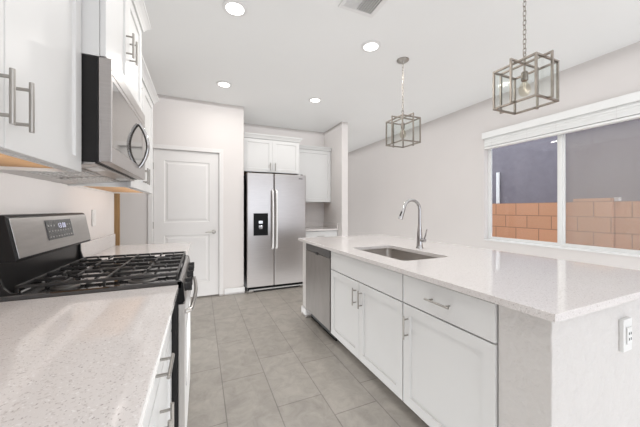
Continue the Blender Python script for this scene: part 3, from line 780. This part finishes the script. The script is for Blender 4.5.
# ------------------------------------------------------------------ ceiling downlights
LG = 'recessed ceiling downlights'
spots = [((.244, 2.206), 'recessed downlight nearest the camera on the range side'), ((1.487, 2.206), 'recessed downlight between the ceiling vent and the far pendant'),
         ((.268, 3.605), 'recessed downlight nearest the pantry door'), ((1.494, 3.61), 'recessed downlight nearest the refrigerator')]
proto = None
for (x, y), lab in spots:
    if proto is None:
        proto = t = thing('ceiling_downlight', (x, y, ZC), lab, 'ceiling light', LG)
        m = MB().lathe([(.092, ZC-.0005), (.092, ZC-.006), (.080, ZC-.012), (.068, ZC-.010), (.068, ZC-.004)], (x, y, 0), 36)
        m.build('trim_ring', M['trim'], t)
        MB().lathe([(.0675, ZC-.003), (.0675, ZC-.0075), (.0001, ZC-.0085)], (x, y, 0), 36).build('lens', M['lens'], t)
    else:
        t = copy_tree(proto); t.location = (x, y, ZC); t['label'] = lab
for i, ((x, y), _) in enumerate(spots):
    l = bpy.data.lights.new('downlight_lamp', 'AREA'); l.shape = 'DISK'; l.size = .13; l.energy = 6.5; l.color = (1.0, .965, .92)
    o = bpy.data.objects.new('downlight_lamp', l); COL.objects.link(o); o.location = (x, y, ZC-.02)

# ceiling vent
vt = thing('ceiling_vent', (1.115, 1.72, ZC), 'square white louvered air register in the ceiling', 'vent')
vx0, vx1, vy0, vy1 = .965, 1.27, 1.565, 1.87
m = MB(); b_ = .03
m.box((vx0, vy0, ZC-.010), (vx1, vy0+b_, ZC)).box((vx0, vy1-b_, ZC-.010), (vx1, vy1, ZC)).box((vx0, vy0+b_, ZC-.010), (vx0+b_, vy1-b_, ZC)).box((vx1-b_, vy0+b_, ZC-.010), (vx1, vy1-b_, ZC))
m.build('frame', M['trim'], vt, bevel=.003)
box((vx0+b_, vy0+b_, ZC-.002), (vx1-b_, vy1-b_, ZC-.0005)).build('shade_backing', M['duct_shade'], vt)  # flat dark sheet, painting the shade of a duct behind the louvers
m = MB(); xm = vx0+.13
for k in range(9):
    x = xm+.018+k*.020
    if x < vx1-b_-.004: m.prism([(x, ZC-.003), (x+.008, ZC-.003), (x+.008, ZC-.008), (x, ZC-.008)], vy0+b_, vy1-b_)
for k in range(17):
    y = vy0+b_+.006+k*.0142
    if y < vy1-b_-.01: m.prism([(y, ZC-.003), (y+.006, ZC-.003), (y+.008, ZC-.009), (y+.002, ZC-.009)], vx0+b_, xm, 'X')
m.box((xm, vy0+b_, ZC-.010), (xm+.008, vy1-b_, ZC-.003))
m.build('louvers', M['trim'], vt)

# ------------------------------------------------------------------ pendants
def pendant(cx, cy, label):
    t = thing('pendant_light', (cx, cy, ZC), label, 'pendant light', 'lantern pendants over the island')
    sx, sy, z0, z1, zt = .112, .128, 1.947, 2.194, 2.217
    b = .0062
    m = MB()
    for x in (cx-sx, cx+sx):
        for y in (cy-sy, cy+sy): m.box((x-b, y-b, z0-b), (x+b, y+b, z1+b))
    for z in (z0, z1):
        for y in (cy-sy, cy+sy): m.box((cx-sx+b, y-b, z-b), (cx+sx-b, y+b, z+b))
        for x in (cx-sx, cx+sx): m.box((x-b, cy-sy+b, z-b), (x+b, cy+sy-b, z+b))
    m.build('cage', M['bronze'], t, bevel=.0012, seg=1)
    # two taller flat frames crossing at the stem, standing just proud of the cage
    b = .0062; o_ = .026
    m = MB()
    for q in (-1, 1):
        m.box((cx+q*(sx+o_)-b, cy-b, z0-b), (cx+q*(sx+o_)+b, cy+b, zt+b)); m.box((cx+q*(sx+b), cy-b, z0-b), (cx+q*(sx+o_-b), cy+b, z0+b))
    m.box((cx-sx-o_+b, cy-b, zt-b), (cx+sx+o_-b, cy+b, zt+b))
    m.build('cross_frame', M['bronze'], t, bevel=.0012, seg=1)
    m = MB()
    for q in (-1, 1):
        m.box((cx-b, cy+q*(sy+o_)-b, z0-b), (cx+b, cy+q*(sy+o_)+b, zt+b)); m.box((cx-b, cy+q*(sy+b), z0-b), (cx+b, cy+q*(sy+o_-b), z0+b))
    m.box((cx-b, cy-sy-o_+b, zt-b), (cx+b, cy+sy+o_-b, zt+b))
    m.build('cross_frame', M['bronze'], t, bevel=.0012, seg=1)
    for k, (a, c) in enumerate((((cx-sx-.001, cy-sy+b, z0+b), (cx-sx+.001, cy+sy-b, z1-b)), ((cx+sx-.001, cy-sy+b, z0+b), (cx+sx+.001, cy+sy-b, z1-b)),
                 ((cx-sx+b, cy-sy-.001, z0+b), (cx+sx-b, cy-sy+.001, z1-b)), ((cx-sx+b, cy+sy-.001, z0+b), (cx+sx-b, cy+sy+.001, z1-b)))):
        box(a, c).build('glass_panel', M['lampglass'], t)
    MB().cyl((cx, cy, zt+b), (cx, cy, zt+.05), .008, 12).tube([(cx+.014*math.cos(a), cy, zt+.062+.016*math.sin(a)) for a in [2*math.pi*k/14 for k in range(14)]], .0028, 8, closed=True).build('stem', M['bronze'], t)
    sk_ = MB().cyl((cx, cy, zt-b), (cx, cy, 2.165), .006, 12).lathe([(.010, 2.168), (.019, 2.160), (.020, 2.11), (.017, 2.105)], (cx, cy, 0), 20).build('socket', M['bronze'], t)
    bu = MB().lathe([(.012, 2.106), (.014, 2.095), (.027, 2.075), (.033, 2.050), (.030, 2.025), (.016, 2.008), (.0001, 2.003)], (cx, cy, 0), 20).build('bulb', M['bulbglass'], t)
    MB().tube([(cx-.008, cy, 2.095), (cx-.010, cy, 2.05), (cx, cy, 2.06), (cx+.010, cy, 2.05), (cx+.008, cy, 2.095)], .0012, 6).build('filament', M['filament'], bu)
    # chain
    m = MB(); z = zt+.084; k = 0
    while z < ZC-.035:
        pts = []
        for i in range(16):
            a = 2*math.pi*i/16; u = .0085*math.cos(a); v = .010*math.sin(a)+(.0085 if math.sin(a) >= 0 else -.0085)
            pts.append((cx+u, cy, z+v) if k % 2 else (cx, cy+u, z+v))
        m.tube(pts, .0022, 6, closed=True); z += .0305; k += 1
    m.build('chain', M['bronze'], t)
    MB().lathe([(.062, ZC-.0005), (.062, ZC-.008), (.050, ZC-.018), (.016, ZC-.024), (.010, ZC-.038), (.0001, ZC-.040)], (cx, cy, 0), 32).build('canopy', M['nickel'], t)
    return t
p = pendant(1.93, 2.28, 'open metal lantern pendant hanging over the island sink')
q = copy_tree(p); q.location = (1.938, 1.113, ZC); q['label'] = 'open metal lantern pendant nearest the camera in front of the window'
